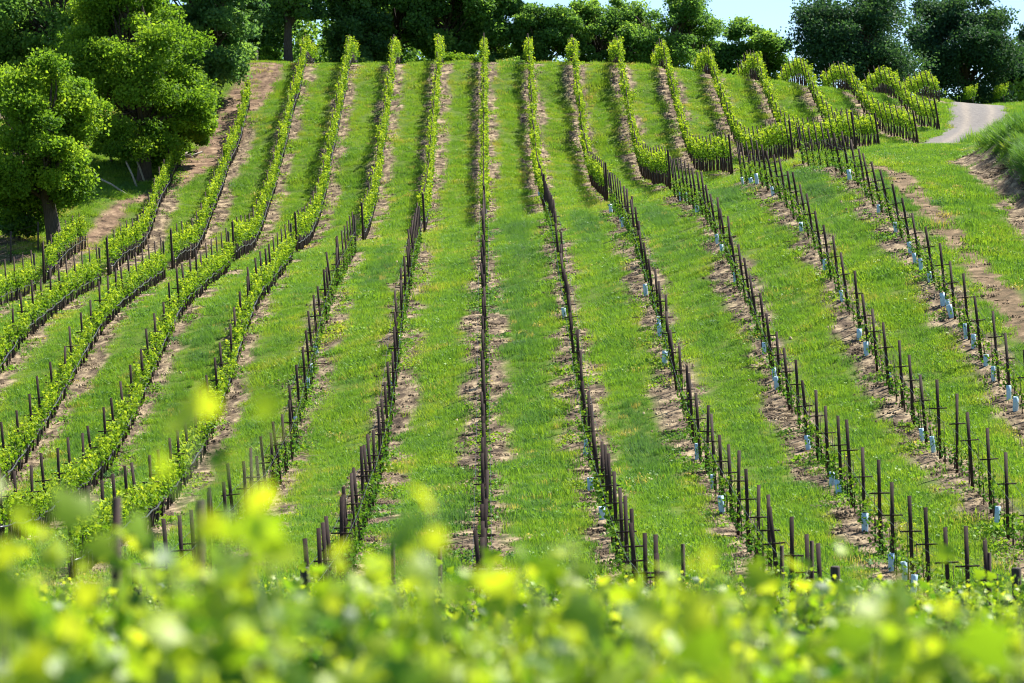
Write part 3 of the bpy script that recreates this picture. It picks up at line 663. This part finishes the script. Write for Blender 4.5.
tree('oak_tree','dark dense oak behind the top of the 2nd row left',Xat(398,213),213,13,4.2,om,10,rz=6,trunk=.3,leaf=.26,nl=16000,crown_z=6.4,low=True,lobes=26,clumps=85)
tree('oak_tree','green oak behind the top of the 1st row left',Xat(447,212),212,11.5,4.0,om,12,rz=5.4,trunk=.3,leaf=.25,nl=16000,crown_z=5.8,low=True,lobes=26,clumps=85)
tree('oak_tree','green oak behind the top of the middle row',Xat(497,213),213,8.2,3.3,om,13,rz=4.0,trunk=.28,leaf=.25,nl=13000,crown_z=4.3,low=True,lobes=20,clumps=75)
tree('oak_tree','low oak behind the crest beside the 1st row right',Xat(545,213),213,7.0,3.6,om,14,rz=3.6,trunk=.2,leaf=.22,nl=10000,crown_z=3.4,clumps=60)
tree('oak_tree','loose airy oak behind the top of the 2nd row right',Xat(600,214),214,7.0,4.0,om,15,rz=3.6,trunk=.22,leaf=.2,nl=9500,crown_z=3.9,open_=.8,clumps=140,lobes=22)
tree('oak_tree','wide open oak with sky showing between its limbs on the crest',Xat(665,214),214,8.6,5.5,om,16,rz=5.0,trunk=.3,leaf=.2,nl=13500,crown_z=4.8,open_=.8,clumps=190,lobes=28,fork=True)
tree('oak_tree','small hazy green oak left of the big dark oak',Xat(748,226),226,9.0,3.9,om,17,rz=4.6,trunk=.22,leaf=.22,nl=13000,crown_z=4.4,clumps=65,lobes=12,sink=.4)
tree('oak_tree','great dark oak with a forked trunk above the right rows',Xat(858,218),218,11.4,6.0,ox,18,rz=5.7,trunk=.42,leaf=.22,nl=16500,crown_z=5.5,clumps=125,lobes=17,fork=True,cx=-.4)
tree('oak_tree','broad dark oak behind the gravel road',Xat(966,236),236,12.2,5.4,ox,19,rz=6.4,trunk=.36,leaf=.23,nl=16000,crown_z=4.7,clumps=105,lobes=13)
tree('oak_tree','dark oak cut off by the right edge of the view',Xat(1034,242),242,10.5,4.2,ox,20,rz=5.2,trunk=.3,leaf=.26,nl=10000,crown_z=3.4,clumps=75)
# shrubs on the crest and along the track
def shrub(label,px,d,ht,rx,mat,seed,nl=2200,sink=0): tree('shrub',label,Xat(px,d),d,ht,rx,mat,seed,rz=ht*.5,trunk=.07,leaf=.16,nl=nl,crown_z=ht*.5,clumps=30,lobes=5,cat='shrub',sink=sink)
shrub('light green shrub below the dark oaks at the track bend',268,207,3.0,1.5,ob,31)
shrub('rounded green shrub behind the 1st row left on the crest',462,206,2.2,2.2,ob,32,2800,.3)
shrub('green shrub behind the grass left of the 2nd row left',372,207,2.0,1.7,om,33,2200,.3)
shrub('low shrub on the crest between middle and 1st right row',510,208,2.0,1.8,om,34,2200,.3)
shrub('low shrub on the crest between 1st and 2nd right rows',562,209,1.7,2.0,om,35,2200,.3)
shrub('low shrub on the crest between 3rd and 4th right rows',640,210,1.6,2.2,om,36,2200,.3)
shrub('low shrub on the crest between 4th and 5th right rows',700,212,1.8,2.2,om,37,2200,.5)
shrub('pale shrub in the sky gap below the great dark oak',888,226,3.2,1.2,om,38,1800)
shrub('dark shrub at the foot of the leaning oaks',165,170,2.6,1.8,od,41,2400)
shrub('dark shrub hiding the base of the low bushy oak',181,172,3.0,1.8,od,44,2600)
shrub('dark bush under the oak at the middle of the dirt track',200,180,2.4,1.7,od,45,2200)
shrub('dark bush under the oak at the head of the dirt track',232,190,2.2,1.6,od,46,2200)
shrub('shaded shrub left of the log heap',112,168,2.0,1.5,ob,42,1800)
shrub('dark brush under the bright left oak',20,150,1.8,1.6,od,43,2000)
# far wood behind the crest: one mass
r=np.random.default_rng(77); C=[];T=[]
for i in range(890):
    px=r.uniform(-60,735) if i<840 else r.uniform(915,1050); d=r.uniform(218,252) if i<840 else r.uniform(236,252); x=Xat(px,d); z=h(x,d)+.2+r.random()**1.4*(11 if px<465 else (6 if px<520 else (3.2 if px<700 else 2.4)) if px<900 else 2.6); s=r.uniform(.9,1.9)
    m=200; v=unit(r.normal(size=(m,3)))*(r.random((m,1))**.45)*s; C.append(np.array([x,d,z])+v); T.append(np.clip(r.normal(.4,.18)+r.normal(0,.12,m),0,1))
C=np.concatenate(C);T=np.concatenate(T); V,Fc,TT=leaf_quads(C,.34*r.uniform(.6,1.3,len(C)),r,.5,tint=T)
tag(link('far_wood',mesh('far_wood',V,Fc,om,TT)),'dense dark wood beyond the crest','wood',kind='stuff')

# ------------------------------------------------------------------ fence remains, logs, stump
for j,(px,d,ln,dirx,lab) in enumerate(((131,160,2.3,-1.5,'lowest leaning grey fence post beside the dirt track'),(139,162,1.7,-.62,'middle leaning grey fence post beside the dirt track'),(146,163.5,1.7,-.55,'uppermost leaning grey fence post under the oak'))):
    x=Xat(px,d); g=Geo(); t=np.array([dirx,.1,.75 if j==0 else 1.3]); t=t/np.linalg.norm(t)*ln
    g.tube([(0,0,-.2),t*.5,t],[.06,.055,.05],7); o=link('fence_post',g.mesh('fence_post',M['grey']),None,(x,d,h(x,d))); tag(o,lab,'fence post','leaning fence posts by the dirt track')
g=Geo(); r=np.random.default_rng(9)
heap=empty('log_heap',(Xat(186,170),170,h(Xat(186,170),170)+.05))
for i in range(9):
    a=r.normal(.55,.5); l=r.uniform(.6,1.5); c=np.array([r.normal(0,.5),r.normal(0,.4),.08+.07*(i%4)]); dv=np.array([math.cos(a)*l/2,r.normal(0,.2),math.sin(a)*l/3])
    gg=Geo(); gg.tube([c-dv,c+r.normal(0,.03,3),c+dv],[.07,.06,.05],7); link('log',gg.mesh('log',M['grey']),heap)
tag(heap,'heap of bleached grey branches beside the dirt track','log heap')
gg=Geo(); gg.tube([(0,0,-.2),(0,0,.1),(.03,0,.6),(.08,0,1.3),(.1,0,1.45)],[.42,.32,.27,.24,.12],9)
x=Xat(254,200); tag(link('tree_stump',gg.mesh('tree_stump',M['post'],True),None,(x,200,h(x,200))),'weathered grey tree stump at the top of the dirt track','tree stump')
# wire fence along the shaded wood edge
pts=[(-26.5,136),(-25.2,139.5),(-23.8,143),(-22.9,146)]
root=empty('wire_fence',(pts[0][0],pts[0][1],h(*pts[0]))); o0=np.array(root.location)
for (x,y) in pts:
    g=Geo(); b=np.array([x,y,h(x,y)])-o0; g.tube([b-[0,0,.3],b+[0,0,1.6]],[.05,.045],7); link('post',g.mesh('wire_fence_post',M['post']),root)
for zz in (.3,.6,.9,1.2,1.5):
    g=Geo(); g.tube([np.array([x,y,h(x,y)+zz])-o0 for x,y in pts],.009,4); link('wire',g.mesh('fence_wire',M['rust']),root)
tag(root,'wire fence in the shade below the bright left oak','fence')

# ------------------------------------------------------------------ foreground vines
def fgvine(seed, tall=(), nsh=11, hmin=.62, hmax=1.0, yel=0.):
    r=np.random.default_rng(seed); z0=.86
    C=[];S=[];T=[]; st=Geo()
    shoots=[(-.62+1.24*(i+.5)/nsh+r.normal(0,.03), r.normal(0,.16), r.normal(0,.17), z0+r.uniform(hmin,hmax)) for i in range(nsh)]
    shoots+=[(tx-r.normal(0,.08),r.normal(0,.1),r.normal(0,.05),tz) for tx,tz in tall]
    for (x0,dx,dy,top) in shoots:
        ln=top-z0; m=int(ln/.062); t=(np.arange(m)+.5)/m
        p=np.stack([x0+dx*t**1.5,dy*t**1.3,z0+ln*t],1)
        st.tube([p[0]-[0,0,.04],p[m//2],p[-1]],[.0055,.004,.002],4)
        side=np.where(np.arange(m)%2,1,-1)[:,None]*unit(np.stack([np.full(m,math.cos(x0*40)),np.full(m,math.sin(x0*40)),.15+0*t],1))
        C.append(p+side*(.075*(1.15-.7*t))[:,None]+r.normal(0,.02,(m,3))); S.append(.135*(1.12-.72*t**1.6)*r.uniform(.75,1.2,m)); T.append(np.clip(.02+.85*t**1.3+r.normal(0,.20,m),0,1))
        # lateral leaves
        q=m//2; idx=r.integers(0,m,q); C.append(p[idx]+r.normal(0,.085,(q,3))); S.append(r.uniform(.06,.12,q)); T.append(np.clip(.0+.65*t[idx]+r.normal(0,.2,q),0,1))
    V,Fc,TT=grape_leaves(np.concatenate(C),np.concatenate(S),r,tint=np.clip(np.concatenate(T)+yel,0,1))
    tr=Geo(); tr.tube([(0,0,-.1),(r.normal(0,.03),.02,.3),(r.normal(0,.03),-.02,.6),(0,0,z0)],[.05,.038,.034,.036],8); tr.tube([(-.6,0,z0+.02),(-.3,0,z0+.01),(0,0,z0-.02),(.3,0,z0+.01),(.6,0,z0+.02)],[.014,.02,.03,.02,.014],6)
    return tr.mesh('foreground_trunk',M['vinebark'],True), mesh('foreground_leaves',V,Fc,M['fg'],TT), st.mesh('foreground_shoots',M['shoot'])
FG=[fgvine(500+i) for i in range(6)]
FROWS=[5.2,7.2,9.3,12,15,18,21.5,25,29,33,37,41]
def place_fg(o,x,d,lab):
    tag(o,lab,'grapevine','leafy grapevines in front of the valley')
fp={}
for ri_,d in enumerate(FROWS):
    x0=-485/F*d; x1=539/F*d; n=int(math.ceil((x1-x0+.3)/1.2)); s0=(x0+x1)/2-1.2*(n-1)/2+random.uniform(-.2,.2)
    for i in range(n):
        x=s0+1.2*i; loc=(x,d+random.gauss(0,.06),h(x,d)); vi=random.randrange(6)
        if vi not in fp:
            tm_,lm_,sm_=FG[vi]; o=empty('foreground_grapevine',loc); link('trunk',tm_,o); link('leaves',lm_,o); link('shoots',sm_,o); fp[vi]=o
        else: o=copy_tree(fp[vi],loc)
        s=random.uniform(.93,1.07); o.scale=(random.choice((-1,1))*random.uniform(.95,1.1),random.choice((-1,1)),s*(1.03 if x<0 and d<14 else 1))
        w='nearest row' if ri_==0 else ('%s row from the viewer'%nth(ri_+1))
        place_fg(o,x,d,'foreground vine, %s from the left in the %s'%(nth(i+1),w))
# the tall shoots that stand up into the view near the lens
TALL=((222,5.6,402,'blurred vine with the tallest yellow shoots left of centre'),(40,6.2,528,'blurred vine with yellow shoots at the lower left corner'),(105,7,512,'blurred vine with tall shoots below the leftmost dark post'),
  (285,7.5,515,'blurred vine with tall shoots just right of the tallest yellow shoots'),(165,8,500,'blurred vine with yellow tips between the two dark foreground posts'),(8,7,525,'blurred yellow green vine cut by the left edge'),
  (395,8,562,'blurred vine with shoots left of the middle row'),(500,9,556,'blurred vine with shoots below the middle row'),(560,8.5,545,'soft vine with shoots just right of the middle row'),(622,9.5,535,'soft vine reaching highest right of the middle row'),
  (690,8.5,558,'soft vine with shoots between the 1st and 2nd right rows'),(775,9.5,560,'soft vine with shoots below the 2nd right row end'),(880,10,572,'soft vine with shoots in front of the 3rd right row end'),(985,8,590,'soft vine with shoots near the lower right corner'))
for (px,d,ty,lab) in TALL:
    x=Xat(px,d); z=h(x,d); topz=-(ty-341.5)/F*d-z
    tm_,lm_,sm_=fgvine(700+int(px),tall=[(0,topz),(.16,topz-.09),(-.14,topz-.05),(.34,topz-.14),(-.36,topz-.12)],nsh=8,hmin=.55,hmax=.85,yel=.06)
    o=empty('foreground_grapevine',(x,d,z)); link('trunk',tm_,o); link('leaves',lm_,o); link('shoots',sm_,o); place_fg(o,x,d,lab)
# posts standing in the foreground block
for (px,d,ty,lab) in ((201,20,500,'blurred wooden post among the foreground vines, right one of two at left'),(117,19,497,'blurred wooden post among the foreground vines, left one of two at left')):
    x=Xat(px,d); z=h(x,d); t=-(ty-341.5)/F*d-z; g=Geo(); g.tube([(0,0,-.3),(0,0,t*.5),(0,0,t)],[.035,.034,.033],8)
    tag(link('vineyard_post',g.mesh('vineyard_post',M['rust']),None,(x,d,z)),lab,'post','posts among the foreground vines')

# ------------------------------------------------------------------ light, sky, camera
EL=math.radians(56); az=math.atan2(.64,.77)     # direction to the sun in the XY plane: right and beyond the hill
w=bpy.data.worlds.new('World'); sc.world=w; w.use_nodes=True
nt=w.node_tree; bg=nt.nodes['Background']; sky=nt.nodes.new('ShaderNodeTexSky'); sky.sky_type='NISHITA'; sky.sun_disc=False
sky.sun_elevation=EL; sky.sun_rotation=math.pi/2-az; sky.altitude=1500; sky.air_density=1.0; sky.dust_density=.0; sky.ozone_density=2.5
nt.links.new(sky.outputs[0],bg.inputs[0]); bg.inputs[1].default_value=.075
sl=bpy.data.lights.new('sun','SUN'); sl.energy=5.0; sl.angle=math.radians(.5); sl.color=(1,.955,.87)
so=bpy.data.objects.new('sun',sl); COL.objects.link(so)
from mathutils import Vector
dv=Vector((math.cos(EL)*math.cos(az),math.cos(EL)*math.sin(az),math.sin(EL))); so.rotation_euler=dv.to_track_quat('Z','Y').to_euler(); so.location=dv*100
cam=bpy.data.cameras.new('camera'); cam.lens=100; cam.sensor_width=36; cam.clip_start=.1; cam.clip_end=6000
cam.dof.use_dof=True; cam.dof.focus_distance=105; cam.dof.aperture_fstop=2.5
co=bpy.data.objects.new('camera',cam); COL.objects.link(co); co.rotation_euler=(math.pi/2,0,-math.atan((512-485)/F)); sc.camera=co
sc.view_settings.view_transform='Standard'; sc.view_settings.look='None'; sc.view_settings.gamma=1; sc.view_settings.exposure=1.4
sc.render.engine='CYCLES'; sc.cycles.use_denoising=True; sc.cycles.filter_width=1.1; sc.cycles.max_bounces=8; sc.cycles.transmission_bounces=4; sc.cycles.diffuse_bounces=4; sc.cycles.transparent_max_bounces=4
sc.render.film_transparent=False
print('grass',len(gp),'stakes',len(stakes),'vines',len(vines),'young',len(ylist))
